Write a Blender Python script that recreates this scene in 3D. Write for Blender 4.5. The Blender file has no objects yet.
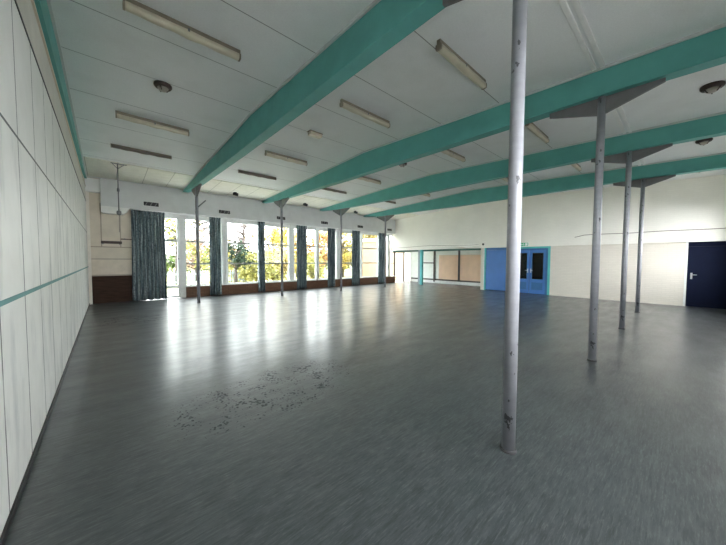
import bpy, bmesh, math, random
from mathutils import Vector, Matrix
random.seed(7)
C = bpy.context.scene.collection
SC = bpy.context.scene
PI = math.pi

# ------------------------------------------------------------------ mesh helpers
def box(bm, x0, x1, y0, y1, z0, z1):
    vs = [bm.verts.new(p) for p in ((x0,y0,z0),(x1,y0,z0),(x1,y1,z0),(x0,y1,z0),(x0,y0,z1),(x1,y0,z1),(x1,y1,z1),(x0,y1,z1))]
    for f in ((0,3,2,1),(4,5,6,7),(0,1,5,4),(1,2,6,5),(2,3,7,6),(3,0,4,7)):
        bm.faces.new([vs[i] for i in f])
    return vs

def prism(bm, pts, axis, a, b):
    """extrude a 2-D outline along an axis: axis 'x' pts are (y,z); 'y' pts are (x,z); 'z' pts are (x,y)"""
    def P(p, t):
        return {'x': (t, p[0], p[1]), 'y': (p[0], t, p[1]), 'z': (p[0], p[1], t)}[axis]
    A = [bm.verts.new(P(p, a)) for p in pts]; B = [bm.verts.new(P(p, b)) for p in pts]
    n = len(pts)
    bm.faces.new(A); bm.faces.new(B[::-1])
    for i in range(n):
        bm.faces.new((A[i], B[i], B[(i+1) % n], A[(i+1) % n]))

def tube(bm, p, q, r0, r1=None, n=16, caps=True):
    r1 = r0 if r1 is None else r1
    p = Vector(p); q = Vector(q); d = (q-p).normalized()
    a = d.orthogonal().normalized(); b = d.cross(a)
    A = []; B = []
    for i in range(n):
        t = 2*PI*i/n; o = a*math.cos(t)+b*math.sin(t)
        A.append(bm.verts.new(p+o*r0)); B.append(bm.verts.new(q+o*r1))
    for i in range(n):
        f = bm.faces.new((A[i], A[(i+1) % n], B[(i+1) % n], B[i])); f.smooth = True
    if caps:
        bm.faces.new(A[::-1]); bm.faces.new(B)

def polytube(bm, pts, r, n=8):
    pts = [Vector(p) for p in pts]
    rings = []
    up = Vector((0, 0, 1))
    for i, p in enumerate(pts):
        d = (pts[min(i+1, len(pts)-1)]-pts[max(i-1, 0)]).normalized()
        a = d.cross(up)
        if a.length < 1e-3: a = Vector((1, 0, 0))
        a.normalize(); b = a.cross(d)
        rings.append([bm.verts.new(p+(a*math.cos(2*PI*k/n)+b*math.sin(2*PI*k/n))*r) for k in range(n)])
    for A, B in zip(rings, rings[1:]):
        for k in range(n):
            f = bm.faces.new((A[k], A[(k+1) % n], B[(k+1) % n], B[k])); f.smooth = True
    bm.faces.new(rings[0][::-1]); bm.faces.new(rings[-1])

def lathe(bm, prof, cx, cy, n=28):
    rings = []
    for rr, z in prof:
        rings.append([bm.verts.new((cx+rr*math.cos(2*PI*k/n), cy+rr*math.sin(2*PI*k/n), z)) for k in range(n)])
    for A, B in zip(rings, rings[1:]):
        for k in range(n):
            f = bm.faces.new((A[k], A[(k+1) % n], B[(k+1) % n], B[k])); f.smooth = True
    bm.faces.new(rings[0][::-1]); bm.faces.new(rings[-1])

def obj(name, bm, m, parent=None, bevel=0):
    bmesh.ops.recalc_face_normals(bm, faces=bm.faces)
    me = bpy.data.meshes.new(name); bm.to_mesh(me); bm.free()
    me.materials.append(m)
    o = bpy.data.objects.new(name, me); C.objects.link(o)
    if parent: o.parent = parent
    if bevel:
        b = o.modifiers.new('bevel', 'BEVEL'); b.width = bevel; b.segments = 2; b.limit_method = 'ANGLE'
    return o

def boxes(name, m, parent, *bs, bevel=0):
    bm = bmesh.new()
    for b in bs: box(bm, *b)
    return obj(name, bm, m, parent, bevel)

def thing(name, label, cat, loc=(0, 0, 0), group=None, rz=0):
    o = bpy.data.objects.new(name, None); C.objects.link(o)
    o.location = loc; o.rotation_euler = (0, 0, rz); o.empty_display_size = .1
    return tag(o, label, cat, group)

def tag(o, label, cat, group=None):
    o['label'] = label; o['category'] = cat; o['kind'] = 'thing'
    if group: o['group'] = group
    return o

def struct(o, label=None, cat=None):
    o['kind'] = 'structure'
    if label: o['label'] = label
    if cat: o['category'] = cat
    return o

def sempty(name, label, cat):
    o = bpy.data.objects.new(name, None); C.objects.link(o)
    return struct(o, label, cat)

def dup(root, loc, label):
    r = root.copy(); C.objects.link(r); r.location = loc; r['label'] = label
    for ch in list(root.children):
        c = ch.copy(); C.objects.link(c); c.parent = r
        for g in ch.children:
            d = g.copy(); C.objects.link(d); d.parent = c
    return r

def each(name, m, parent, *bs, bevel=0):
    return [boxes(name, m, parent, b, bevel=bevel) for b in bs]

# ------------------------------------------------------------------ materials
class N:
    def __init__(s, name, rough=.6, spec=.5, metal=0):
        s.m = bpy.data.materials.new(name); s.m.use_nodes = True
        s.t = s.m.node_tree; s.b = s.t.nodes['Principled BSDF']
        s.b.inputs['Roughness'].default_value = rough
        s.b.inputs['Specular IOR Level'].default_value = spec
        s.b.inputs['Metallic'].default_value = metal
        s._co = None; s._sep = None
    def n(s, typ, **kw):
        x = s.t.nodes.new(typ)
        for k, v in kw.items(): setattr(x, k, v)
        return x
    def l(s, a, b): s.t.links.new(a, b)
    @property
    def co(s):
        if not s._co: s._co = s.n('ShaderNodeTexCoord').outputs['Object']
        return s._co
    def sep(s, i):
        if not s._sep:
            s._sep = s.n('ShaderNodeSeparateXYZ'); s.l(s.co, s._sep.inputs[0])
        return s._sep.outputs[i]
    def set(s, inp, v):
        if isinstance(v, (int, float)): inp.default_value = v
        elif isinstance(v, (tuple, list)): inp.default_value = (*v, 1) if len(v) == 3 and inp.type == 'RGBA' else v
        else: s.l(v, inp)
    def math(s, op, a, b=0.0, clamp=False):
        x = s.n('ShaderNodeMath', operation=op, use_clamp=clamp)
        s.set(x.inputs[0], a); s.set(x.inputs[1], b)
        return x.outputs[0]
    def noise(s, scale=(1, 1, 1), sc=1, detail=4, rough=.55, off=(0, 0, 0)):
        mp = s.n('ShaderNodeMapping'); mp.inputs['Scale'].default_value = scale; mp.inputs['Location'].default_value = off
        s.l(s.co, mp.inputs['Vector'])
        x = s.n('ShaderNodeTexNoise'); x.inputs['Scale'].default_value = sc; x.inputs['Detail'].default_value = detail
        x.inputs['Roughness'].default_value = rough
        s.l(mp.outputs[0], x.inputs['Vector'])
        return x.outputs['Fac']
    def ramp(s, f, stops, interp='LINEAR'):
        x = s.n('ShaderNodeValToRGB'); cr = x.color_ramp; cr.interpolation = interp
        while len(cr.elements) < len(stops): cr.elements.new(.5)
        for e, (p, c) in zip(cr.elements, stops):
            e.position = p; e.color = (*c, 1) if not isinstance(c, (int, float)) else (c, c, c, 1)
        s.l(f, x.inputs[0])
        return x.outputs[0]
    def mix(s, f, a, b, mode='MIX'):
        x = s.n('ShaderNodeMix', data_type='RGBA', blend_type=mode)
        s.set(x.inputs[0], f); s.set(x.inputs[6], a); s.set(x.inputs[7], b)
        return x.outputs[2]
    def lines(s, coord, off, period, w):
        a = s.math('FRACT', s.math('DIVIDE', s.math('SUBTRACT', coord, off-w/2), period))
        return s.math('LESS_THAN', a, w/period)
    def base(s, c): s.set(s.b.inputs['Base Color'], c)
    def rough(s, v): s.set(s.b.inputs['Roughness'], v)
    def bump(s, h, strength=.2, dist=.01):
        x = s.n('ShaderNodeBump'); x.inputs['Strength'].default_value = strength; x.inputs['Distance'].default_value = dist
        s.l(h, x.inputs['Height']); s.l(x.outputs[0], s.b.inputs['Normal'])

def simple(name, c, rough=.6, var=.12, sc=6, spec=.5, metal=0, stretch=(1, 1, 1)):
    k = N(name, rough, spec, metal)
    f = k.noise(stretch, sc)
    a = tuple(x*(1-var) for x in c); b = tuple(min(1, x*(1+var)) for x in c)
    k.base(k.ramp(f, [(.3, a), (.7, b)]))
    return k.m

def chipped(name, c, chip, thr=.7, rough=.45, sc=(9, 9, 5), metal=0, lo=None):
    k = N(name, rough, .5, metal)
    f = k.noise(sc, 1, 5, .6); g = k.noise((3, 3, 1.2), 1, 2, .5, (5, 2, 1))
    v = k.noise((2, 2, 14), 1, 3)
    body = k.ramp(v, [(.3, tuple(x*.9 for x in c)), (.7, tuple(min(1, x*1.08) for x in c))])
    h = k.math('ADD', f, k.math('MULTIPLY', g, .35))
    if lo:  # more knocks near the floor
        z = k.sep(2)
        h = k.math('ADD', h, k.math('MULTIPLY', k.math('LESS_THAN', z, lo), .06))
    k.base(k.mix(k.math('GREATER_THAN', h, thr), body, chip))
    return k.m

# floor: grey marbled linoleum, streaks along x, gloss varying, dirt specks
k = N('linoleum', .4, .5)
k.b.inputs['Coat Weight'].default_value = .75; k.b.inputs['Coat Roughness'].default_value = .235
st = k.noise((1.6, 16, 1), 2.2, 8, .72)
st2 = k.noise((5.5, 46, 1), 1.8, 5, .72, (3, 1, 0))
big = k.noise((.35, .35, 1), 1, 3)
c1 = k.ramp(st, [(.36, (.036, .044, .046)), (.5, (.068, .079, .081)), (.64, (.12, .133, .134))])
c1 = k.mix(k.ramp(st2, [(.53, 0.0), (.62, .8)]), c1, (.19, .205, .20))
c1 = k.mix(k.ramp(k.noise((4, 34, 1), 1.6, 5, .72, (9, 4, 0)), [(.52, 0.0), (.60, .9)]), c1, (.024, .03, .032))
c1 = k.mix(k.ramp(big, [(.35, 0.0), (.7, .35)]), c1, (.09, .1, .098))
X, Y = k.sep(0), k.sep(1)
def ell(cx, cy, ax, ay, rot):
    dx = k.math('SUBTRACT', X, cx); dy = k.math('SUBTRACT', Y, cy)
    u = k.math('ADD', k.math('MULTIPLY', dx, math.cos(rot)), k.math('MULTIPLY', dy, math.sin(rot)))
    v = k.math('SUBTRACT', k.math('MULTIPLY', dy, math.cos(rot)), k.math('MULTIPLY', dx, math.sin(rot)))
    q = k.math('ADD', k.math('POWER', k.math('ABSOLUTE', k.math('DIVIDE', u, ax)), 2.0), k.math('POWER', k.math('ABSOLUTE', k.math('DIVIDE', v, ay)), 2.0))
    return k.math('SUBTRACT', 1.0, q, True)
vo = k.n('ShaderNodeTexVoronoi'); vo.inputs['Scale'].default_value = 30; k.l(k.co, vo.inputs['Vector'])
wn = k.noise((1, 1, 1), 4.5, 3)
rad = k.math('MULTIPLY', k.ramp(wn, [(.36, 0.0), (.62, .5)]), 1.0)
e1 = k.math('MAXIMUM', ell(1.55, 3.35, 1.45, .75, .12), ell(.45, 9.7, 1.0, 1.0, 0))
spk = k.math('LESS_THAN', vo.outputs['Distance'], k.math('MULTIPLY', rad, k.math('MULTIPLY', e1, 1.6, True)))
c1 = k.mix(k.math('MULTIPLY', spk, .95), c1, (.012, .014, .015))
mot = k.noise((3, 8, 1), 1.5, 6, .75, (2, 7, 0))
c1 = k.mix(.3, c1, k.ramp(mot, [(.35, (.03, .037, .039)), (.52, (.075, .086, .088)), (.68, (.16, .172, .17))]))
c1 = k.mix(1.0, c1, (.58, .60, .62), 'MULTIPLY')
k.base(c1)
rr = k.ramp(k.noise((.8, 2.5, 1), 1.5, 4), [(.3, .36), (.7, .5)])
k.rough(k.math('ADD', rr, k.math('MULTIPLY', spk, .4)))
k.set(k.b.inputs['Coat Weight'], k.math('MULTIPLY', k.math('SUBTRACT', 1.0, spk), .6))
k.bump(k.noise((2.5, 7, 1), 1.2, 3), .1, .006)
M_floor = k.m

# painted panels of the left wall
k = N('white_panel', .5)
Yc, Zc = k.sep(1), k.sep(2)
sm = k.noise((1, 3.2, .9), 1.3, 5, .62)
base = k.ramp(k.noise((1, 1, 1), 3, 3), [(.3, (.70, .705, .675)), (.7, (.77, .775, .745))])
base = k.mix(k.math('MULTIPLY', k.ramp(sm, [(.5, 0.0), (.72, .62)]), k.math('LESS_THAN', Zc, 2.5)), base, (.40, .42, .42))
ver = k.lines(Yc, 2.70, .72, .022)
hor = k.lines(Zc, 2.52, 50, .022)
wob = k.noise((1, 1, 6), 1, 3)
ver = k.math('MULTIPLY', ver, k.ramp(wob, [(.3, .6), (.5, 1.0)]))
k.base(k.mix(k.math('MAXIMUM', ver, hor), base, (.05, .06, .06)))
M_panel = k.m

# ceiling boards with seams along x
k = N('ceiling_board', .85, .2)
Yc = k.sep(1); Xc = k.sep(0)
b0 = k.ramp(k.noise((1, 1, 1), 60, 3), [(.3, (.82, .83, .825)), (.7, (.88, .89, .885))])
b0 = k.mix(k.ramp(k.noise((1, 1, 1), 1.2, 3), [(.5, 0.0), (.75, .18)]), b0, (.5, .5, .47))
k.base(k.mix(k.math('MULTIPLY', k.math('MULTIPLY', k.lines(Yc, 6.33, 1.285, .014), k.math('GREATER_THAN', Yc, 2.0)), .8), b0, (.2, .2, .19)))
k.bump(k.noise((1, 1, 1), 90, 2), .12, .003)
M_ceil = k.m
k = N('cream_board', .6)
b0 = k.ramp(k.noise((1, 1, 1), 5, 3), [(.3, (.74, .72, .62)), (.7, (.82, .8, .7))])
k.base(k.mix(k.lines(k.sep(0), -.4, .74, .02), b0, (.45, .43, .36)))
M_creamboard = k.m

# whitewashed brick of the right wall
def brick_paint(name, c, c2, mortar, bumpy=.25, scale=1.0, colored=False):
    k = N(name, .65, .3)
    cb = k.n('ShaderNodeCombineXYZ'); k.l(k.math('ADD', k.sep(1), k.sep(0)), cb.inputs[0]); k.l(k.sep(2), cb.inputs[1])
    br = k.n('ShaderNodeTexBrick'); k.l(cb.outputs[0], br.inputs['Vector'])
    br.inputs['Scale'].default_value = scale; br.inputs['Brick Width'].default_value = .22; br.inputs['Row Height'].default_value = .07
    br.inputs['Mortar Size'].default_value = .008; br.inputs['Mortar Smooth'].default_value = .4
    br.inputs['Color1'].default_value = (*c, 1); br.inputs['Color2'].default_value = (*c2, 1); br.inputs['Mortar'].default_value = (*mortar, 1)
    v = k.noise((1, 1, 1), 1.3, 4)
    k.base(k.mix(k.ramp(v, [(.4, 0.0), (.75, .25)]), br.outputs['Color'], tuple(x*.8 for x in c)))
    inv = k.math('SUBTRACT', 1.0, br.outputs['Fac'])
    k.bump(k.math('ADD', inv, k.math('MULTIPLY', k.noise((1, 1, 1), 25, 3), .6)), bumpy, .008)
    return k.m
M_brickwhite = brick_paint('white_brick', (.70, .655, .58), (.73, .685, .61), (.66, .62, .55))
M_fascia = brick_paint('fascia_paint', (.90, .875, .81), (.92, .895, .83), (.88, .86, .79), .12)
M_brickout = brick_paint('garden_brick', (.24, .15, .085), (.30, .205, .115), (.34, .30, .23), .3)
M_dado = brick_paint('dado_brick', (.15, .075, .042), (.20, .10, .058), (.085, .052, .036), .3)

def teal_mat(name, c):
    k = N(name, .55, .35)
    k.base(k.ramp(k.noise((1, 1, 1), 2.2, 5), [(.3, tuple(x*.88 for x in c)), (.7, tuple(x*1.1 for x in c))]))
    return k.m
M_teal = teal_mat('teal_paint', (.12, .39, .36))
M_tealtrim = teal_mat('teal_trim', (.12, .50, .50))
M_tealdull = teal_mat('dull_teal_strip', (.10, .27, .27))
M_conduit = simple('white_conduit', (.86, .86, .84), .5, .04)
M_footring = simple('dark_foot_ring', (.05, .05, .052), .6)
M_transom = simple('grey_transom_paint', (.38, .39, .39), .5, .06)
M_batten = simple('dark_beige_batten_paint', (.40, .34, .27), .6, .1)  # darker beige than the wall so the battens show
M_tealshade = simple('shaded_teal_paint', (.03, .12, .1), .5)  # teal darkened, the shade of the recess is put into the colour
M_col = chipped('grey_column_paint', (.27, .275, .30), (.05, .05, .055), .835, .35, (13, 13, 7), 0, .5)
M_gusset = simple('grey_gusset_paint', (.17, .165, .17), .6)
M_white = simple('white_frame_paint', (.78, .79, .77), .4, .06)
M_whitewall = simple('white_wall_paint', (.82, .83, .80), .6, .05, 2)
M_bulk = simple('bulkhead_paint', (.60, .61, .60), .55, .05, 3)
M_bulklow = simple('bulkhead_skirt_paint', (.74, .74, .71), .5, .05, 3)
M_beige = simple('beige_paint', (.66, .59, .48), .6, .08, 2.5)
M_beigeband = simple('beige_band_paint', (.62, .60, .54), .6, .08, 2.5)
M_beigetrim = simple('beige_trim_paint', (.68, .60, .49), .5, .06)
M_post = simple('cream_post_paint', (.76, .72, .64), .5, .06)
M_wood = simple('dark_brown_panel', (.042, .021, .013), .55, .4, 3, spec=.15, stretch=(1, 1, 9))
M_black = simple('black_plastic', (.012, .012, .013), .5)
M_grille = simple('vent_grille_metal', (.16, .16, .155), .5)
M_brownbase = simple('dark_brown_plastic', (.035, .018, .014), .45)
M_dome = simple('cream_dome', (.42, .37, .33), .3, .05)
M_pinkwood = simple('tan_board', (.80, .56, .39), .5, .06, 2)
M_blue = simple('blue_door_paint', (.065, .19, .50), .4, .06, 3)
M_bluedk = simple('blue_frame_paint', (.045, .15, .33), .4, .08, 3)
M_navy = simple('navy_door_paint', (.003, .006, .022), .75, .1, spec=.15)
M_steel = simple('brushed_steel', (.6, .6, .6), .3, .1, 30, metal=1)
M_iron = simple('grey_iron', (.16, .165, .17), .5, .15, 9)
M_housing = simple('lamp_housing', (.26, .225, .17), .5, .1)
M_diff = simple('aged_diffuser', (.58, .52, .40), .35, .1, 4)
M_brownlamp = simple('brown_batten_cover', (.15, .125, .10), .5, .15, 4)
M_darkshelf = simple('dark_wood_rail', (.05, .032, .022), .5, .3, 12)
M_green = simple('exit_green', (.02, .42, .2), .4, .03)
M_signwhite = simple('sign_white', (.85, .87, .85), .4, .02)
M_dark = simple('dark_backing', (.05, .045, .045), .8)
M_skirt = simple('dark_skirting', (.05, .035, .03), .4, .2)
M_greystrip = simple('grey_blue_strip', (.30, .35, .38), .6, .05)
M_cable = simple('brown_cable', (.16, .11, .085), .6)
M_greenwall = simple('pale_mint_paint', (.80, .84, .80), .6, .05)

k = N('curtain_fabric', .9, .1)
f1 = k.noise((34, 34, .9), 1, 5, .6); f2 = k.noise((60, 60, 18), 1, 3, .6, (4, 4, 4))
cc = k.ramp(f1, [(.36, (.03, .045, .06)), (.45, (.12, .17, .19)), (.53, (.26, .33, .345)), (.62, (.56, .62, .61))])
k.base(k.mix(k.ramp(f2, [(.46, 0.0), (.58, .8)]), cc, (.04, .06, .075)))
M_curtain = k.m

gm = bpy.data.materials.new('window_glass'); gm.use_nodes = True
t = gm.node_tree; t.nodes.clear()
out = t.nodes.new('ShaderNodeOutputMaterial'); mx = t.nodes.new('ShaderNodeMixShader')
tr = t.nodes.new('ShaderNodeBsdfTransparent'); gl = t.nodes.new('ShaderNodeBsdfGlossy'); fr = t.nodes.new('ShaderNodeFresnel')
tr.inputs[0].default_value = (.93, .96, .95, 1); gl.inputs['Roughness'].default_value = .02; fr.inputs[0].default_value = 1.45
geo = t.nodes.new('ShaderNodeNewGeometry'); inv = t.nodes.new('ShaderNodeMath'); inv.operation = 'SUBTRACT'; inv.inputs[0].default_value = 1
mul = t.nodes.new('ShaderNodeMath'); mul.operation = 'MULTIPLY'
t.links.new(geo.outputs['Backfacing'], inv.inputs[1]); t.links.new(inv.outputs[0], mul.inputs[0]); t.links.new(fr.outputs[0], mul.inputs[1])
t.links.new(mul.outputs[0], mx.inputs[0]); t.links.new(tr.outputs[0], mx.inputs[1]); t.links.new(gl.outputs[0], mx.inputs[2]); t.links.new(mx.outputs[0], out.inputs[0])
M_glass = gm

k = N('translucent_fill', .4, .5); k.base((.85, .87, .86)); k.b.inputs['Transmission Weight'].default_value = .0
M_fill = k.m
tn = k.n('ShaderNodeBsdfTranslucent'); tn.inputs[0].default_value = (.9, .92, .9, 1); ms = k.n('ShaderNodeMixShader'); ms.inputs[0].default_value = .6
k.l(k.b.outputs[0], ms.inputs[1]); k.l(tn.outputs[0], ms.inputs[2]); k.l(ms.outputs[0], k.t.nodes['Material Output'].inputs[0])

def leaf_mat(name, a, b):
    k = N(name, .7, .2)
    k.base(k.ramp(k.noise((1, 1, 1), 2.5, 4), [(.35, a), (.65, b)]))
    return k.m
M_bark = simple('tree_bark', (.05, .04, .036), .9, .3, 8)
M_barkpale = simple('pale_bark', (.11, .085, .08), .9, .2, 8)

# ------------------------------------------------------------------ room measures (metres; y runs towards the window wall)
XL, XR = -.48, 15.40
YB, YF = -1.05, 13.95
YR = 6.4
def zc(y): return 4.775-.0415*abs(y-YR)
COLX = (2.50, 5.785, 9.07, 12.355)
YW, YN = 11.86, .943

# floor
struct(boxes('floor', M_floor, None, (-1.2, 17.8, YB-.2, 14.15, -.15, 0)), 'glossy grey marbled linoleum floor with dark streaks', 'floor')
# ceiling: two gently pitched planes meeting at a ridge
bm = bmesh.new()
prism(bm, [(YB-.2, zc(YB-.2)), (YR, zc(YR)), (14.15, zc(14.15)), (14.15, 5.1), (YB-.2, 5.1)], 'x', -1.2, 15.7)
struct(obj('ceiling', bm, M_ceil), 'pale grey boarded ceiling with a shallow ridge', 'ceiling')
bm = bmesh.new()
prism(bm, [(11.66, zc(11.66)+.01), (11.66, zc(11.66)-.022), (13.72, zc(13.72)-.022), (13.72, zc(13.72)+.01)], 'x', XL, XR-.1)
struct(obj('trim_1', bm, M_creamboard), 'cream boarded strip of ceiling along the window side', 'trim')

# left wall
struct(boxes('wall_left', M_panel, None, (XL-.3, XL, YB, 14.1, 0, 3.60)), 'white painted panel wall with dark joints', 'wall')
bm = bmesh.new(); box(bm, XL-.3, XL-.006, YB, 14.1, 3.60, 5.0); box(bm, XL-.02, XL, YB, 13.99, 3.615, 4.10)
struct(obj('wall_left_upper', bm, M_beigeband), 'beige band above the white panel wall', 'wall')
struct(boxes('trim_2', M_tealdull, None, (XL-.01, XL+.008, YB, 13.98, 1.316, 1.346)), 'thin teal strip between the panels of the left wall', 'trim')
struct(boxes('trim_23', M_black, None, (XL-.01, XL+.006, YB, 13.98, 3.595, 3.618)), 'dark joint on top of the white panels', 'trim')
struct(boxes('trim_3', M_beigetrim, None, (XL-.01, XL+.02, YB, 13.98, 4.085, 4.11)), 'slim bead on top of the beige band', 'trim')
struct(boxes('baseboard_left', M_black, None, (XL-.01, XL+.012, YB, 13.9, 0, .05)), 'narrow black skirting below the white panels', 'baseboard')

# beams -------------------------------------------------------
def beam(name, x, label, y0=YB, y1=13.72, hw=.075):
    t = thing(name, label, 'beam', (x, 0, 0), 'teal roof beams')
    bot = [(y1, zc(y1)-.10), (12.1, 4.245), (7.2, 4.165), (1.0, 4.155), (y0, 4.10)]
    top = [(y0, zc(y0)), (YR, zc(YR)), (y1, zc(y1))]
    bm = bmesh.new(); prism(bm, top+bot, 'x', -hw, hw); obj('web', bm, M_teal, t)
    bm = bmesh.new()
    prism(bm, bot+[(y, z-.022) for y, z in bot[::-1]], 'x', -hw-.028, hw+.028); obj('bottom_flange', bm, M_teal, t)
    for s in (-1, 1):
        bm = bmesh.new()
        a, b = (hw, hw+.03) if s > 0 else (-hw-.03, -hw)
        prism(bm, [(y0, zc(y0)), (YR, zc(YR)), (y1, zc(y1)), (y1, zc(y1)-.035), (YR, zc(YR)-.035), (y0, zc(y0)-.035)], 'x', a, b)
        obj('edge_bead', bm, M_bulk, t)
    return t
ordl = ('first', 'second', 'third', 'fourth')
beam('roof_beam', XL-.02, 'teal roof beam flat against the top of the white panel wall', hw=.045)
BEAM_LABEL = ('teal roof beam crossing the ceiling next to the white panel wall, above the nearest column',
              'teal roof beam, second one out from the white panel wall across the ceiling',
              'teal roof beam between the second beam and the farthest beam',
              'teal roof beam farthest across the ceiling, in front of the cream upper wall')
for x, l in zip(COLX, BEAM_LABEL): beam('roof_beam', x, l)

# columns -----------------------------------------------------
def beam_bottom(y):
    pts = [(13.72, zc(13.72)-.10), (12.1, 4.245), (7.2, 4.165), (1.0, 4.155), (YB, 4.10)]
    for (a, za), (b, zb) in zip(pts, pts[1:]):
        if b <= y <= a: return zb+(za-zb)*(y-b)/(a-b)-.022
def column(x, y, label, group, brace=False):
    t = thing('steel_column', label, 'column', (x, y, 0), group)
    bm = bmesh.new(); tube(bm, (0, 0, .012), (0, 0, beam_bottom(y)), .0525, n=24); obj('shaft', bm, M_col, t)
    bm = bmesh.new(); lathe(bm, [(.066, 0), (.066, .01), (.056, .022)], 0, 0); obj('foot_ring', bm, M_footring, t)
    bm = bmesh.new()
    w = .02
    B = beam_bottom
    prism(bm, [(.70, B(y+.70)+.0), (.70, B(y+.70)-.075), (.05, 3.87), (-.05, 3.87), (-.68, B(y-.68)-.045), (-.68, B(y-.68))], 'x', -w, w)
    obj('gusset_plate', bm, M_gusset, t)
    if brace:
        bm = bmesh.new(); tube(bm, (.03, -.02, 3.50), (.27, -.12, 3.76), .022, n=10); obj('brace', bm, M_iron, t)
    return t
NEAR = ('tall grey round column nearest the viewer, black chipped paint at its foot',
        'grey round column second in the near row, behind the tallest column',
        'grey round column third in the near row, before the smallest one',
        'grey round column smallest in the near row, closest to the dark navy door')
WIN = ('slim grey column before the windows with a short slanted arm near its top',
       'slim grey column before the windows, second from the big curtain',
       'slim grey column before the windows, third from the big curtain',
       'slim grey column before the windows beside the corner of the cream wall')
for i, x in enumerate(COLX):
    column(x, YN, NEAR[i], 'near row of columns')
for i, x in enumerate(COLX):
    column(x, YW, WIN[i], 'columns before the windows', i == 0)

# ceiling fittings --------------------------------------------
def batten(loc, label, cover, hs=1.0):
    t = thing('fluorescent_lamp', label, 'ceiling lamp', loc, 'fluorescent battens on the ceiling')
    boxes('housing', M_housing, t, (0, 1.34, -.03*hs, .03*hs, .05-.085*hs, .05))
    bm = bmesh.new()
    n = 24; prev = None
    prof = [(-.045, -.02), (-.05, -.06), (-.042, -.095), (0, -.105), (.042, -.095), (.05, -.06), (.045, -.02)]
    prof = [(py*hs, .05-(.05-pz)*hs) for py, pz in prof]
    for i in range(n+1):
        x = .02+1.30*i/n; s = .009*math.sin(i*.9)*math.sin(PI*i/n)-.006*math.sin(PI*i/n)
        ring = [bm.verts.new((x, py+s*.4, pz+s*(1 if pz < -.04 else 0))) for py, pz in prof]
        if prev:
            for a in range(len(prof)-1):
                f = bm.faces.new((prev[a], prev[a+1], ring[a+1], ring[a])); f.smooth = True
            bm.faces.new((prev[-1], prev[0], ring[0], ring[-1]))
        else: bm.faces.new(ring)
        prev = ring
    bm.faces.new(prev[::-1]); diff = obj('diffuser', bm, cover, t)
    for a in (0, 1.32):
        bm = bmesh.new(); prism(bm, [(py*hs, .05-(.05-pz)*hs) for py, pz in ((-.048, -.015), (-.054, -.06), (-.045, -.098), (0, -.11), (.045, -.098), (.054, -.06), (.048, -.015))], 'x', a, a+.022)
        obj('end_cap', bm, M_housing, t)
    each('clip', M_iron, diff, (.66, .685, -.054*hs, -.044*hs, .05-.10*hs, .05-.05*hs), (.66, .685, .044*hs, .054*hs, .05-.10*hs, .05-.05*hs))
    return t
ROWN = {2.34: 'by the near columns', 4.52: 'just before the ridge', 8.06: 'just beyond the ridge', 10.12: 'nearest the windows'}
BAYN = ('left of the first teal beam', 'between first and second beams',
        'between second and third beams', 'between third and fourth beams', 'behind the farthest teal beam')
proto = {}
BX = (.22, 3.45, 6.74, 10.0, 13.25)
for b, bx in enumerate(BX):
    for y in (2.34, 4.52, 8.06, 10.12):
        if (b == 0 and y == 2.34) or (b == 4): continue
        loc = (bx-(.06 if y > 10 else 0), y, zc(y)-.05)
        dark = y > 10
        lab = ('dark batten lamp ' if dark else 'cream batten lamp ')+BAYN[b]+', '+ROWN[y]
        if dark not in proto: proto[dark] = batten(loc, lab, M_brownlamp if dark else M_diff, .62 if dark else .9)
        else: dup(proto[dark], loc, lab)
t = thing('emergency_lamp', 'short white emergency lamp on the ceiling ridge between the first and second beams', 'ceiling lamp', (3.78, 6.25, zc(6.25)))
boxes('backplate', M_housing, t, (0, .36, -.08, .08, -.02, 0)); boxes('cover', M_diff, t, (.012, .348, -.07, .07, -.10, -.02), bevel=.012)

def smoke(loc, label):
    t = thing('round_ceiling_fitting', label, 'ceiling fitting', loc, 'round brown ceiling fittings')
    bm = bmesh.new(); lathe(bm, [(.135, .02), (.14, -.03), (.125, -.055), (.085, -.06)], 0, 0); bs_ = obj('base', bm, M_brownbase, t)
    bm = bmesh.new(); lathe(bm, [(.085, -.055), (.08, -.085), (.055, -.108), (.02, -.12), (.004, -.122)], 0, 0); obj('dome', bm, M_dome, t)
    for a in range(3):
        bm = bmesh.new(); th = a*2*PI/3
        tube(bm, (.12*math.cos(th), .12*math.sin(th), -.03), (.055*math.cos(th), .055*math.sin(th), -.115), .009, n=6)
        obj('guard_bar', bm, M_brownbase, bs_)
    return t
SM = [(.85, 6.44, 'round brown fitting on the ceiling nearest the white panel wall'),
      (7.3, 6.25, 'small round brown fitting up on the ridge between the second and third beams'),
      (7.52, -.2, 'round brown fitting with cream dome beside the right columns, between second and third beams'),
      (10.7, -.2, 'round brown fitting at the right, between the third and fourth beams'),
      (13.9, -.2, 'round brown fitting at the right, just under the cream upper wall corner')]
s0 = None
for x, y, l in SM:
    if s0 is None: s0 = smoke((x, y, zc(y)), l)
    else: dup(s0, (x, y, zc(y)), l)

# white conduit strip along y ~ 1, interrupted by the beams
segs = [(COLX[0]+.13, COLX[1]-.13, 'white double conduit on the ceiling between the first and second beams'),
        (COLX[1]+.13, COLX[2]-.13, 'white double conduit on the ceiling between the second and third beams'),
        (COLX[2]+.13, COLX[3]-.13, 'white double conduit on the ceiling between the third and fourth beams')]
for a, b, l in segs:
    t = thing('cable_conduit', l, 'conduit', (0, 0, 0), 'white conduits across the ceiling')
    boxes('channel', M_conduit, t, (a, b, 1.0, 1.055, zc(1.03)-.032, zc(1.03)+.005), bevel=.006)
    boxes('channel', M_conduit, t, (a, b, .90, .955, zc(.93)-.032, zc(.93)+.005), bevel=.006)

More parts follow.
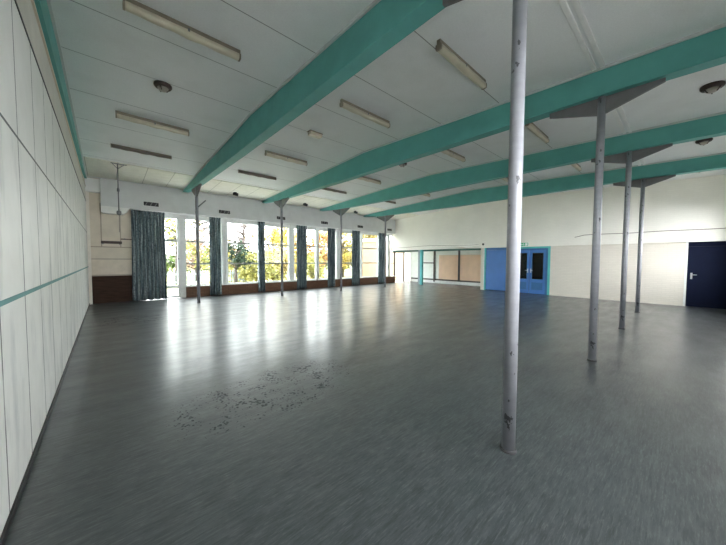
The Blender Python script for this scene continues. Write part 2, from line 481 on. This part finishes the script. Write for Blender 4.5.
# hanging rod before the bulkhead
yp = 11.72; zp = zc(yp)-.02
t = thing('hanging_rod', 'thin grey iron rod hanging from the ceiling beside the white panel wall', 'rod', (.33, yp, zp))
bm = bmesh.new(); box(bm, -.16, .22, -.02, .02, -.018, 0)
obj('ceiling_plate', bm, M_iron, t)
bm = bmesh.new(); tube(bm, (-.13, 0, -.01), (0, 0, -.16), .009, n=8); obj('stay', bm, M_iron, t); bm = bmesh.new(); tube(bm, (.16, 0, -.01), (0, 0, -.16), .009, n=8); obj('stay', bm, M_iron, t)
bm = bmesh.new(); tube(bm, (0, 0, -.01), (0, 0, -1.50), .015, n=10); pole = obj('pole', bm, M_iron, t)
bm = bmesh.new(); lathe(bm, [(.028, -.85), (.034, -.82), (.034, -.78), (.028, -.75)], 0, 0, 14); obj('coupling', bm, M_iron, pole)
bm = bmesh.new(); lathe(bm, [(.02, -1.57), (.055, -1.55), (.06, -1.5), (.055, -1.45), (.02, -1.43)], 0, 0, 16); obj('switch_box', bm, M_iron, t)
bm = bmesh.new(); tube(bm, (0, 0, -1.56), (-.005, 0, -2.1), .006, n=6); obj('pull_cord', bm, M_iron, t)

# bulkhead along the windows ----------------------------------
ZB = 3.47
bm = bmesh.new(); box(bm, -.10, 15.3, 13.72, 14.02, ZB, zc(13.72)-.03)
bulk = struct(obj('trim_4', bm, M_bulk), 'grey boxed bulkhead running above the windows', 'trim')
bm = bmesh.new(); prism(bm, [(-.10, ZB), (-.10, 3.27), (-.04, 3.22), (.52, 3.24), (.62, 3.34), (.70, ZB)], 'y', 13.69, 13.99)
struct(obj('trim_5', bm, M_bulklow), 'lower white box at the end of the bulkhead', 'trim')
struct(boxes('trim_6', M_whitewall, None, (XL, -.10, 13.80, 14.02, 4.02, 4.40), (XL, -.10, 13.76, 14.02, 3.94, 4.02)), 'cream lintel between the panel wall and bulkhead', 'trim')
def vent(x, label, first=[None]):
    if first[0] is None:
        t = thing('wall_vent', label, 'vent', (x, 13.72, 3.71), 'dark vents along the bulkhead')
        boxes('frame', M_bulklow, t, (-.25, .25, -.012, 0, -.085, -.075), (-.25, .25, -.012, 0, .075, .085), (-.25, -.235, -.012, 0, -.075, .075), (.235, .25, -.012, 0, -.075, .075))
        boxes('opening', M_black, t, (-.235, .235, -.006, .0, -.075, .075))
        for i in range(3):
            bm = bmesh.new(); prism(bm, [(-.2+i*.15, -.07), (-.17+i*.15, -.07), (-.1+i*.15, .07), (-.13+i*.15, .07)], 'y', -.02, -.006); obj('louvre', bm, M_grille, t)
        first[0] = t
    else: dup(first[0], (x, 13.72, 3.71), label)
for x, l in zip((1.34, 3.98, 6.66, 9.3, 12.0, 14.7), ('dark vent in the bulkhead above the wide curtain', 'dark vent in the bulkhead right of the first window column', 'dark vent in the bulkhead at the second window column',
                 'dark vent in the bulkhead left of the third window column', 'dark vent in the bulkhead right of the third window column', 'dark vent at the right end of the bulkhead by the cream wall')):
    vent(x, l)
sp0 = None
for x, l in ((4.2, 'small black spotlight on the cream strip after the first teal beam'), (7.6, 'small black spotlight on the cream strip after the second teal beam'),
             (10.95, 'small black spotlight on the cream strip after the third teal beam')):
    y = 12.95; loc = (x, y, zc(y)-.022)
    if sp0 is None:
        sp0 = thing('spotlight', l, 'spotlight', loc, 'small black spotlights')
        bm = bmesh.new(); lathe(bm, [(.06, 0), (.06, -.02), (.02, -.03), (.015, -.06)], 0, 0, 16); obj('mount', bm, M_black, sp0)
        bm = bmesh.new(); tube(bm, (-.1, 0, -.07), (.1, -.05, -.1), .055, .065, 16); hd = obj('lamp_head', bm, M_black, sp0); bm = bmesh.new(); tube(bm, (.1, -.05, -.1), (.103, -.0507, -.1005), .055, n=16); obj('lens', bm, M_dome, hd)
    else: dup(sp0, loc, l)

# far wall at the left ----------------------------------------
YG = 14.0
struct(boxes('wall_far', M_beige, None, (XL-.1, 1.0, YG, YG+.15, .98, 4.5)), 'beige panelled end wall beside the windows', 'wall')
struct(boxes('trim_7', M_wood, None, (-.40, 1.0, YG-.02, YG+.15, 0, .99)), 'dark brown wood panel at the foot of the beige wall', 'trim')
struct(boxes('trim_8', M_post, None, (XL, -.40, YG-.12, YG+.1, 0, 3.95)), 'cream corner post beside the panel wall', 'trim')
bs = []
for z in (1.0, 1.585, 2.02): bs.append((-.40, .98, YG-.022, YG, z, z+.035))
bs += [(-.13, -.095, YG-.018, YG, 2.05, 3.6), (.40, .43, YG-.018, YG, 2.05, 3.6)]
struct(boxes('trim_9', M_batten, None, *bs), 'beige battens dividing the end wall', 'trim')
struct(boxes('trim_10', M_beigetrim, None, (-.38, .72, YG-.03, YG-.022, 1.04, 1.58)), 'lighter beige board in the end wall', 'trim')
t = thing('wall_rail', 'dark brown wooden rail on the beige end wall', 'rail', (-.13, YG-.02, 2.2))
boxes('rail', M_darkshelf, t, (0, .58, -.07, 0, -.04, .055), bevel=.006)
boxes('bracket', M_iron, t, (.04, .07, -.05, 0, -.07, -.04)); boxes('bracket', M_iron, t, (.50, .53, -.05, 0, -.07, -.04))
t = thing('wall_pipe', 'thin brown pipe on the beige wall reaching behind the wide curtain', 'pipe', (.42, YG-.05, 2.345))
bm = bmesh.new(); tube(bm, (0, 0, 0), (.5, 0, -.01), .018, n=8); obj('pipe', bm, M_cable, t); boxes('clip', M_iron, t, (.1, .13, -.025, .03, -.025, .025))

# windows -----------------------------------------------------
POST = [(.98, .1), (2.37, .2), (4.02, .26), (5.68, .14), (7.36, .26), (8.98, .16), (10.47, .28), (12.33, .12), (13.95, .2)]
bm = bmesh.new()
for i, (x, w) in enumerate(POST):
    if i == 2:
        box(bm, 3.90, 3.985, 13.93, 14.08, 0, 3.6); box(bm, 4.05, 4.135, 13.93, 14.08, 0, 3.6)
        box(bm, 3.985, 4.05, 13.99, 14.06, 0, 3.6)
    else: box(bm, x-w/2, x+w/2, 13.93, 14.08, 0, 3.6)
box(bm, 14.80, 15.0, 13.93, 14.08, 0, 3.6)
struct(obj('trim_11', bm, M_white), 'white window posts', 'trim')
struct(boxes('trim_12', M_white, None, (.98, 15.3, 13.96, 14.06, 3.33, 3.6)), 'white window head', 'trim')
struct(boxes('trim_13', M_dado, None, (2.47, 15.55, 13.90, 14.08, 0, .445)), 'low brown brick dado below the windows', 'trim')
struct(boxes('trim_14', M_white, None, (2.47, 15.55, 13.87, 14.1, .445, .475)), 'white window sill', 'trim')
def window(n, x0, x1, label, door=False):
    t = sempty('window_%d' % n, label, 'window')
    z0 = .475
    y0, y1 = 13.975, 14.035
    if door:
        boxes('frame', M_white, t, (x0, x0+.07, y0, y1, .02, 3.33), (x1-.07, x1, y0, y1, .02, 3.33), (x0+.07, x1-.07, y0, y1, .02, .10), (x0+.07, x1-.07, y0, y1, 3.26, 3.33))
        rails = ((.42, .52, M_white), (2.32, 2.42, M_transom)); gz = ((.10, .42), (.52, 2.32), (2.42, 3.26))
    else:
        boxes('frame', M_white, t, (x0, x0+.04, y0, y1, z0, 3.33), (x1-.04, x1, y0, y1, z0, 3.33), (x0+.04, x1-.04, y0, y1, z0, z0+.05), (x0+.04, x1-.04, y0, y1, 3.28, 3.33))
        rails = ((1.38, 1.45, M_transom), (2.325, 2.395, M_transom)); gz = ((z0+.05, 1.38), (1.45, 2.325), (2.395, 3.28))
    for a, b, m in rails: boxes('transom', m, t, (x0+.04, x1-.04, y0+.005, y1-.005, a, b))
    for a, b in gz: boxes('pane', M_glass, t, (x0+.03, x1-.03, 14.003, 14.007, a, b))
    if door:
        bm = bmesh.new(); tube(bm, (x1-.035, y0, 1.62), (x1-.035, y0-.05, 1.62), .018, n=10); tube(bm, (x1-.035, y0-.05, 1.62), (x1-.13, y0-.05, 1.62), .012, n=8); obj('handle', bm, M_black, t)
        for a in (.28, .40): boxes('stay', M_black, t, (x0+a, x0+a+.05, y0-.03, y0, 2.345, 2.40))
    return t
window(1, 1.03, 2.27, 'glazed garden door beside the wide curtain', True)
edges = [(2.47, 3.90), (4.135, 5.61), (5.75, 7.23), (7.49, 8.90), (9.06, 10.33), (10.61, 12.27), (12.39, 13.85), (14.05, 14.80)]
names = ['window between garden door and the first narrow curtain', 'window with the bare tree outside', 'window behind the second slim column', 'window right of the third narrow curtain',
         'narrow window left of the fourth narrow curtain', 'window at the third slim column', 'window with the olive tree outside', 'last window slot beside the corner column']
for i, ((a, b), l) in enumerate(zip(edges, names)): window(i+2, a, b, l)

# curtains ----------------------------------------------------
def curtain(x0, x1, label, seed, z0=.03):
    rnd = random.Random(seed)
    bm = bmesh.new()
    n = max(40, int((x1-x0)*95)); rows = 14
    ph = rnd.random()*6; fr = 2*PI*9.5
    prev = None
    for j in range(rows+1):
        v = j/rows; z = z0+(3.44-z0)*v
        row = []
        for i in range(n+1):
            u = i/n; x = x0+(x1-x0)*u
            mid = (x0+x1)/2; wsc = 1+.05*math.sin(3*v+seed)*(1-v)
            xx = mid+(x-mid)*wsc
            amp = .030+.016*(1-v)
            y = 13.79+amp*math.sin(fr*(x-x0)+ph+.9*math.sin(5*(x-x0)+seed)+.35*math.sin(2.5*v+i*.05))
            zz = z+(.015*math.sin(fr*(x-x0)*.5+seed) if j == 0 else 0)
            row.append(bm.verts.new((xx, y, zz)))
        if prev:
            for i in range(n):
                f = bm.faces.new((prev[i], prev[i+1], row[i+1], row[i])); f.smooth = True
        prev = row
    o = obj('curtain', bm, M_curtain)
    s = o.modifiers.new('thick', 'SOLIDIFY'); s.thickness = .008
    tag(o, label, 'curtain', 'patterned curtains at the windows')
for i, (a, b, l) in enumerate(((.73, 1.76, 'wide blue-grey patterned curtain beside the beige end wall'),
    (3.36, 3.83, 'patterned curtain just right of the first slim column'),
    (5.50, 5.85, 'narrow patterned curtain left of the second slim column'),
    (7.58, 8.17, 'patterned curtain right of the second slim column'),
    (9.56, 10.12, 'patterned curtain left of the third slim column'),
    (11.37, 12.07, 'patterned curtain right of the third slim column'),
    (13.72, 14.38, 'patterned curtain behind the last slim column by the corner'))): curtain(a, b, l, i+1)

# right side --------------------------------------------------
ZF = 2.29
struct(boxes('wall_right_upper', M_fascia, None, (15.30, 15.55, YB, 14.1, ZF, 5.0)), 'cream upper wall above the recess and doors', 'wall')
struct(boxes('wall_right', M_brickwhite, None, (XR, XR+.2, -.03, 4.17, 0, ZF), (XR, 17.6, 7.30, 7.50, 0, ZF)), 'cream painted brick wall', 'wall')
struct(boxes('trim_15', M_white, None, (XR-.012, XR+.05, -.06, .0, 0, ZF)), 'white edge beside the dark door', 'trim')
struct(boxes('wall_backing', M_dark, None, (XR+.12, XR+.2, YB, -.03, 0, ZF)), 'dark backing wall added behind the navy door to stop light', 'wall')  # added backing, closes the gap where sky leaked round the door
# recess
struct(boxes('wall_recess', M_greenwall, None, (17.4, 17.6, 7.5, 14.1, 0, 2.5)), 'pale wall at the back of the recess', 'wall')
struct(boxes('ceiling_recess', M_whitewall, None, (15.55, 17.8, 3.9, 14.2, ZF+.02, 2.55)), 'low ceiling of the recess', 'ceiling')
struct(boxes('trim_16', M_tealshade, None, (15.56, 15.72, 7.5, 13.9, 2.19, ZF+.02)), 'teal header over the recess, coloured as in shade', 'trim')
struct(boxes('trim_17', M_tealtrim, None, (15.42, 15.57, 11.47, 11.63, 0, ZF)), 'teal post standing in the recess opening', 'trim')
struct(boxes('trim_18', M_greystrip, None, (15.5, 15.57, 11.63, 11.85, 0, ZF)), 'grey-blue strip beside the teal post', 'trim')  # plain grey-blue strip set against the post
t = thing('tan_board', 'tan wall board in the recess, nearer the teal post', 'board', (17.4, 10.0, 0), 'tan boards in the recess')
boxes('board', M_pinkwood, t, (-.03, 0, 0, 1.48, .30, 1.95)); boxes('edging', M_beigetrim, t, (-.035, 0, 0, 1.48, 1.95, 1.98))
t = thing('tan_board', 'tan wall board in the recess, nearer the blue doors', 'board', (17.4, 8.0, 0), 'tan boards in the recess')
boxes('board', M_pinkwood, t, (-.03, 0, 0, 1.86, .30, 1.95)); boxes('edging', M_beigetrim, t, (-.035, 0, 0, 1.86, 1.95, 1.98))
struct(boxes('trim_19', M_skirt, None, (17.33, 17.4, 9.875, 9.985, .2, ZF), (17.3, 17.4, 11.78, 11.88, .1, ZF)), 'dark slim uprights in the recess', 'trim')
struct(boxes('baseboard_recess', M_skirt, None, (17.36, 17.4, 7.5, 13.9, .20, .30)), 'dark skirting in the recess', 'baseboard')
struct(boxes('baseboard_recess_low', M_white, None, (17.35, 17.4, 7.5, 13.9, 0, .20)), 'white plinth below the dark skirting', 'baseboard')
t = thing('wall_bar', 'dark horizontal bar on the pale recess wall beside the teal post', 'bar', (17.4, 11.9, 1.42))
boxes('bar', M_skirt, t, (-.07, -.03, 0, 1.35, -.035, .035)); each('bracket', M_iron, t, (-.03, 0, .1, .14, -.02, .02), (-.03, 0, 1.2, 1.24, -.02, .02))
# recess window wall
struct(boxes('wall_recess_window', M_whitewall, None, (17.36, 17.6, 13.97, 14.1, 0, 2.5), (15.3, 17.6, 13.97, 14.1, 2.2, 2.6)), 'white wall beside the recess window', 'wall')
t = sempty('window_10', 'recess window looking onto a warm brick wall', 'window')
boxes('frame', M_skirt, t, (15.50, 15.60, 13.96, 14.04, .445, 2.2), (16.55, 16.62, 13.96, 14.04, 0, 2.2), (15.0, 15.04, 13.96, 14.04, .475, 2.2), (15.04, 16.55, 13.96, 14.04, 2.15, 2.2))
boxes('transom', M_skirt, t, (15.04, 15.50, 13.97, 14.03, 1.36, 1.41))
boxes('pane', M_glass, t, (15.04, 15.50, 14.003, 14.007, .475, 2.15)); boxes('pane', M_glass, t, (15.6, 16.55, 14.003, 14.007, .02, 2.15))
o = boxes('fill_panel', M_fill, t, (16.62, 17.36, 14.0, 14.01, .02, 2.2)); o['label'] = 'translucent white panel added to brighten the recess'  # translucent panel added in place of white wall, lets daylight into the recess

# blue doors
YD = XR+.05
struct(boxes('trim_20', M_tealtrim, None, (XR-.01, XR+.1, 7.22, 7.30, 0, ZF), (XR-.01, XR+.12, 4.17, 4.27, 0, ZF), (XR-.01, XR+.12, 4.27, 6.15, 2.20, ZF), (XR-.012, XR+.1, 6.09, 6.15, 0, 2.2)), 'teal frame around the blue doors', 'trim')
struct(boxes('trim_21', M_white, None, (XR-.012, XR+.1, 7.30, 7.34, 0, ZF), (XR-.012, XR+.1, 6.02, 6.09, 0, 2.2)), 'white edge strip of the door frame', 'trim')
struct(boxes('wall_corridor', M_dark, None, (16.9, 17.0, 3.9, 7.3, 0, 2.4), (XR+.1, 17.0, 3.8, 3.9, 0, 2.4)), 'dark corridor behind the blue doors', 'wall')
d = sempty('door_1', 'plain blue door panel left of the glazed doors', 'door')
boxes('leaf', M_blue, d, (XR+.02, XR+.07, 6.16, 7.21, .012, 2.17), bevel=.004)
boxes('top_rail', M_bluedk, d, (XR+.02, XR+.07, 6.16, 7.21, 2.175, ZF))
boxes('kick_strip', M_black, d, (XR+.0, XR+.02, 6.16, 7.21, .012, .035))
def leafdoor(n, y0, y1, label, hy):
    d = sempty('door_%d' % n, label, 'door')
    x0, x1 = XR+.03, XR+.075
    a, b = y0+.1, y1-.1
    boxes('leaf', M_blue, d, (x0, x1, y0, a, .012, 2.12), (x0, x1, b, y1, .012, 2.12), (x0, x1, a, b, .012, .72), (x0, x1, a, b, 1.98, 2.12))
    boxes('pane', M_glass, d, (x0+.02, x0+.026, a, b, .72, 1.98))
    each('moulding', M_bluedk, d, (x0-.01, x0, a-.02, a, .70, 2.0), (x0-.01, x0, b, b+.02, .70, 2.0), (x0-.01, x0, a, b, .70, .72), (x0-.01, x0, a, b, 1.98, 2.0), (x0-.008, x0, a, b, .2, .56))
    bm = bmesh.new(); tube(bm, (x0, hy, 1.13), (x0-.05, hy, 1.13), .022, n=12); tube(bm, (x0-.05, hy, 1.13), (x0-.05, hy+(.1 if hy < (y0+y1)/2 else -.1), 1.13), .014, n=8)
    box(bm, x0-.008, x0, hy-.03, hy+.03, 1.02, 1.22)
    h = obj('handle', bm, M_steel, d); h['label'] = 'chrome handle'
    return d
leafdoor(2, 5.075, 5.80, 'glazed blue door leaf partly behind the nearest column', 5.14)
leafdoor(3, 4.37, 5.05, 'glazed blue door leaf nearest the cream brick wall', 4.99)
struct(boxes('trim_22', M_bluedk, None, (XR+.01, XR+.1, 4.27, 4.365, 0, 2.2), (XR+.01, XR+.1, 5.80, 6.02, 0, 2.2), (XR+.01, XR+.1, 4.365, 5.80, 2.125, 2.2)), 'dark blue inner frame of the double doors', 'trim')

# dark door at the right edge
d = sempty('door_4', 'dark navy door at the right edge of the room', 'door')
boxes('leaf', M_navy, d, (XR+.03, XR+.08, YB, -.065, .01, 2.12))
boxes('top_panel', M_navy, d, (XR+.03, XR+.08, YB, -.065, 2.13, ZF))
bm = bmesh.new(); box(bm, XR+.02, XR+.03, -.19, -.14, .98, 1.2); tube(bm, (XR+.02, -.165, 1.13), (XR-.03, -.165, 1.13), .012, n=10); tube(bm, (XR-.03, -.165, 1.13), (XR-.03, -.29, 1.13), .012, n=8)
h = obj('handle', bm, M_steel, d); h['label'] = 'steel lever handle on a long plate'

# exit sign, sensor, cables on the upper wall
t = thing('exit_sign', 'green and white running-man exit sign above the blue double doors', 'sign', (15.30, 5.27, 2.40))
boxes('casing', M_signwhite, t, (-.05, 0, -.20, .20, -.09, .09), bevel=.006)
boxes('green_panel', M_green, t, (-.054, -.05, -.185, .185, -.075, .075))
bm = bmesh.new()
X0, X1 = -.058, -.054
# doorway on the far half, arrow, running figure (drawn in the y-z plane)
box(bm, X0, X1, -.16, -.05, -.06, .06)
prism(bm, [(.165, 0), (.115, .045), (.115, .018), (.06, .018), (.06, -.018), (.115, -.018), (.115, -.045)], 'x', X0, X1)
prism(bm, [(.035, .06), (.01, .06), (.01, .037), (.035, .037)], 'x', X0, X1)
prism(bm, [(.04, .032), (.005, .032), (-.005, -.01), (.025, -.012)], 'x', X0, X1)
prism(bm, [(.025, -.01), (.04, -.06), (.025, -.062), (.005, -.012)], 'x', X0, X1)
prism(bm, [(.01, -.01), (-.02, -.035), (-.035, -.03), (.0, .0)], 'x', X0, X1)
obj('pictogram', bm, M_signwhite, t)
t = thing('wall_sensor', 'small round black sensor on the cream wall above the blue door', 'sensor', (15.30, 7.34, 2.49))
bm = bmesh.new(); tube(bm, (0, 0, 0), (-.03, 0, 0), .06, .055, 16); obj('base', bm, M_black, t)
bm = bmesh.new(); tube(bm, (-.03, 0, 0), (-.06, 0, -.01), .04, .02, 14); obj('lens', bm, M_black, t)
def cable(label, pts, r=.011):
    bm = bmesh.new(); polytube(bm, pts, r); tag(obj('wall_cable', bm, M_cable), label, 'cable', 'cables on the cream upper wall')
cable('thin brown cable along the cream wall between the right columns and the edge', [(15.285, y, 2.71+.008*math.sin(y*3.1)+(-.07 if y > 2.9 else 0)*min(1, (y-2.9)*3)) for y in [(-.95+i*.12) for i in range(36)]])
cable('thin sagging cable along the cream wall above the recess', [(15.285, y, 2.50+.03*math.sin(y*1.3)) for y in [7.6+i*.2 for i in range(31)]], .009)

# back wall with windows (behind the camera)
bs = [(-1.2, 17.8, YB-.2, YB, 0, 1.25), (-1.2, 17.8, YB-.2, YB, 3.4, 5.0), (-1.2, .6, YB-.2, YB, 1.25, 3.4), (14.6, 17.8, YB-.2, YB, 1.25, 3.4), (4.0, 7.2, YB-.2, YB, 1.25, 3.4), (8.6, 11.2, YB-.2, YB, 1.25, 3.4)]
for x in (2.3, 12.9): bs.append((x-.1, x+.1, YB-.2, YB, 1.25, 3.4))
struct(boxes('wall_back', M_whitewall, None, *bs), 'wall behind the viewer with window openings', 'wall')

# ------------------------------------------------------------------ garden outside
struct(boxes('ground', leaf_mat('lawn', (.14, .17, .06), (.42, .35, .11)), None, (-30, 70, 17.2, 75, -.35, -.2)), 'lawn with fallen yellow leaves outside', 'ground')
struct(boxes('ground_bounce', simple('pale_bounce_ground', (.74, .73, .70), .8, .12, 3), None, (-30, 70, 14.15, 17.2, -.36, -.2)), 'pale ground strip added along the building to bounce light indoors', 'ground')  # pale strip added so more daylight bounces up to the ceiling
struct(boxes('ground_behind', simple('dark_unseen_ground', (.07, .07, .07), .9), None, (-30, 70, -14, YB-.2, -.36, -.2)), 'unseen ground behind the building, toned dark to cut bounce light', 'ground')  # unseen ground, kept dark so less light bounces onto the ceiling
def tree(x, y, h, r, zlo, leaf, label, n=1400, bark=M_bark, ls=.13, name='garden_tree', seed=1, trunk=.12, bare=False, squash=1.0, cat='tree'):
    rnd = random.Random(seed)
    t = thing(name, label, cat, (x, y, -.2), 'garden trees')
    bm = bmesh.new()
    top = h*(.97 if bare else .8)
    tube(bm, (0, 0, 0), (0, 0, top*.5), trunk, trunk*.7, 8); tube(bm, (0, 0, top*.5), (.05, 0, top), trunk*.7, .02, 8)
    nb = 70 if bare else 16
    for i in range(nb):
        z = zlo+(top-zlo)*rnd.random(); a = rnd.random()*2*PI; L = r*(.5+.5*rnd.random())*(1.05-(z-zlo)/(h-zlo+.01)*.6)
        e = Vector((math.cos(a)*L, math.sin(a)*L, z+L*(.35 if not bare else .15+.3*rnd.random())))
        s = Vector((0, 0, z)); m = s.lerp(e, .5)+Vector((0, 0, L*.07))
        bk = 1.7 if bare else 1; tube(bm, s, m, .035*bk, .022*bk, 5, False); tube(bm, m, e, .022*bk, .01*bk, 5, False)
        for k in range(9 if bare else 2):
            p = s.lerp(e, .3+.7*rnd.random()); q = p+Vector((rnd.uniform(-1, 1), rnd.uniform(-1, 1), rnd.uniform(-.3, .8)))*r*.3
            tube(bm, p, q, .012*bk, .006*bk, 4, False)
    obj('trunk', bm, bark, t)
    if n:
        bm = bmesh.new()
        cl = [(Vector((rnd.gauss(0, .42)*r, rnd.gauss(0, .42)*r, zlo+(h-zlo)*(.12+.8*rnd.random()))), r*(.28+.22*rnd.random())) for _ in range(22)]
        for i in range(n):
            c, cr = rnd.choice(cl)
            p = c+Vector((rnd.gauss(0, .5)*cr, rnd.gauss(0, .5)*cr, rnd.gauss(0, .5)*cr*squash))
            a = Vector((rnd.gauss(0, 1), rnd.gauss(0, 1), rnd.gauss(0, 1))).normalized(); b = a.orthogonal().normalized(); s = ls*(.6+.8*rnd.random())
            b = Matrix.Rotation(rnd.random()*6.28, 3, a) @ b; c2 = a.cross(b)
            vs = [bm.verts.new(p+b*s), bm.verts.new(p+c2*s*.5), bm.verts.new(p-b*s), bm.verts.new(p-c2*s*.5)]
            bm.faces.new(vs)
        obj('foliage', bm, leaf, t)
    return t
LY = leaf_mat('yellow_leaves', (.30, .23, .045), (.50, .40, .11)); LO = leaf_mat('orange_leaves', (.33, .18, .06), (.50, .30, .11))
LG = leaf_mat('yellow_green_leaves', (.15, .16, .05), (.36, .33, .11)); LD = leaf_mat('dark_conifer', (.012, .025, .016), (.03, .05, .03))
LV = leaf_mat('olive_leaves', (.12, .10, .035), (.32, .24, .08)); LP = leaf_mat('pinkish_leaves', (.32, .22, .18), (.48, .36, .31)); LH = leaf_mat('hedge_leaves', (.06, .10, .035), (.17, .21, .08))
def at(ratio, y): return ratio*y
T = [(.155, 24, 5.2, 1.2, 2.2, LG, 'small yellow-green tree outside the glazed door', dict(n=700, seed=3)),
     (.215, 30, 9, 2.6, 2.5, None, 'bare tree outside the first window', dict(n=0, bare=True, seed=4)),
     (.205, 27, 4.2, 1.4, .9, LP, 'pinkish shrub outside the first window', dict(n=1100, seed=5)),
     (.25, 25, 3.6, 1.1, .4, LG, 'yellow-green shrub left of the first narrow curtain', dict(n=700, seed=6)),
     (.35, 23, 7.2, 2.2, 1.0, None, 'tall bare pale tree outside the second window', dict(n=0, bare=True, seed=7, bark=M_barkpale)),
     (.322, 19, 2.9, .75, 1.2, LD, 'small dark conifer in front of the bare pale tree', dict(n=420, seed=8)),
     (.315, 28, 4.0, 1.2, .3, LY, 'yellow shrub beside the small dark conifer', dict(n=900, seed=9)),
     (.40, 20, 2.3, 1.6, .2, LG, 'low yellow-green bush under the bare pale tree', dict(n=1300, seed=10)),
     (.355, 22, 2.0, 1.3, .2, LG, 'low bush behind the small dark conifer', dict(n=900, seed=11)),
     (.475, 25, 4.7, 2.0, .8, LY, 'golden tree between the second and third narrow curtains', dict(n=2300, seed=12)),
     (.55, 27, 4.6, 1.8, .9, LO, 'orange tree behind the wide white window post', dict(n=2000, seed=13)),
     (.47, 20, 2.0, 1.3, .2, LV, 'low olive bush in front of the golden tree', dict(n=900, seed=14)),
     (.50, 32, 10, 3.2, 3.2, None, 'bare tree rising behind the golden tree', dict(n=0, bare=True, seed=15)),
     (.645, 25, 4.8, 1.6, .8, LO, 'orange tree right of the curtain at the second column', dict(n=1700, seed=16)),
     (.63, 21, 2.2, 1.1, .2, LG, 'low green bush before the orange tree', dict(n=800, seed=17)),
     (.70, 27, 5.6, 1.8, 1.0, LP, 'pale pinkish tree left of the third slim column', dict(n=1200, seed=18)),
     (.775, 24, 6.2, 1.6, .4, LY, 'tall yellow tree behind the third slim column', dict(n=2300, seed=19)),
     (.84, 26, 6.8, 1.9, .4, LG, 'tall yellow-green tree right of the third slim column', dict(n=2400, seed=20)),
     (.945, 21, 6.4, 1.7, .4, LV, 'dense olive tree outside the last wide window', dict(n=2600, seed=21)),
     (.91, 25, 7.0, 1.9, .4, LY, 'yellow tree behind the dense olive tree', dict(n=1800, seed=22))]
for ra, y, h, r, zl, lf, lab, kw in T: tree(at(ra, y), y, h, r, zl, lf, lab, **kw)
# far hedge: one continuous belt of leaves
bm = bmesh.new(); rnd = random.Random(44)
for i in range(9000):
    x = rnd.uniform(2, 42); y = 36+rnd.gauss(0, .5); z = -.2+2.6*math.sqrt(rnd.random())*(1+.15*math.sin(x*.9)); s = .22
    a = Vector((rnd.gauss(0, 1), rnd.gauss(0, 1), rnd.gauss(0, 1))).normalized(); b = a.orthogonal().normalized(); c2 = a.cross(b); p = Vector((x, y, z))
    bm.faces.new([bm.verts.new(p+b*s), bm.verts.new(p+c2*s*.6), bm.verts.new(p-b*s), bm.verts.new(p-c2*s*.6)])
o = obj('garden_hedge', bm, LH); o['kind'] = 'stuff'; o['label'] = 'long green hedge at the back of the garden'; o['category'] = 'hedge'
# pale picket fence seen through the first panes
M_fence = simple('pale_fence_paint', (.26, .31, .34), .6)
t = thing('garden_fence', 'pale blue-grey picket fence outside the first windows', 'fence', (2.2, 21.5, -.2))
bm = bmesh.new()
for i in range(40): box(bm, i*.16, i*.16+.07, -.01, .01, .08, 1.05+.02*(i % 2))
obj('pickets', bm, M_fence, t); boxes('rail', M_fence, t, (0, 6.4, .01, .05, .3, .38)); boxes('rail', M_fence, t, (0, 6.4, .01, .05, .8, .88))
for i in range(5): boxes('post', M_fence, t, (i*1.55, i*1.55+.09, .05, .14, 0, 1.15))
# neighbouring brick building
t = thing('brick_building', 'warm brick garden building outside the recess window', 'building', (16.9, 16.6, -.2))
boxes('wall', M_brickout, t, (0, 9, 0, 3, 0, 3.4)); boxes('roof_edge', M_white, t, (-.15, 9.1, -.15, 3.1, 3.4, 3.6))

# ------------------------------------------------------------------ light and camera
w = bpy.data.worlds.new('World'); SC.world = w; w.use_nodes = True
bg = w.node_tree.nodes['Background']; bg.inputs[0].default_value = (.96, .98, 1.0, 1); bg.inputs[1].default_value = 1.0

cam = bpy.data.cameras.new('camera'); co = bpy.data.objects.new('camera', cam); C.objects.link(co)
r = Vector((0.74601261, -0.66591842, 0.00422446)); u = Vector((0.02546876, 0.03486994, 0.99906728)); f = Vector((0.66544461, 0.7452092, -0.04297353))
co.matrix_world = Matrix(((r.x, u.x, -f.x, 0), (r.y, u.y, -f.y, 0), (r.z, u.z, -f.z, 1.6), (0, 0, 0, 1)))
cam.sensor_fit = 'HORIZONTAL'; cam.sensor_width = 36; cam.lens = 36*287.27/726; cam.clip_start = .05; cam.clip_end = 300
SC.camera = co
SC.view_settings.view_transform = 'Standard'; SC.view_settings.look = 'None'; SC.view_settings.gamma = 1
SC.view_settings.use_curve_mapping = False
SC.view_settings.exposure = 3.98
SC.cycles.max_bounces = 16; SC.cycles.diffuse_bounces = 10; SC.cycles.glossy_bounces = 6; SC.cycles.transparent_max_bounces = 24
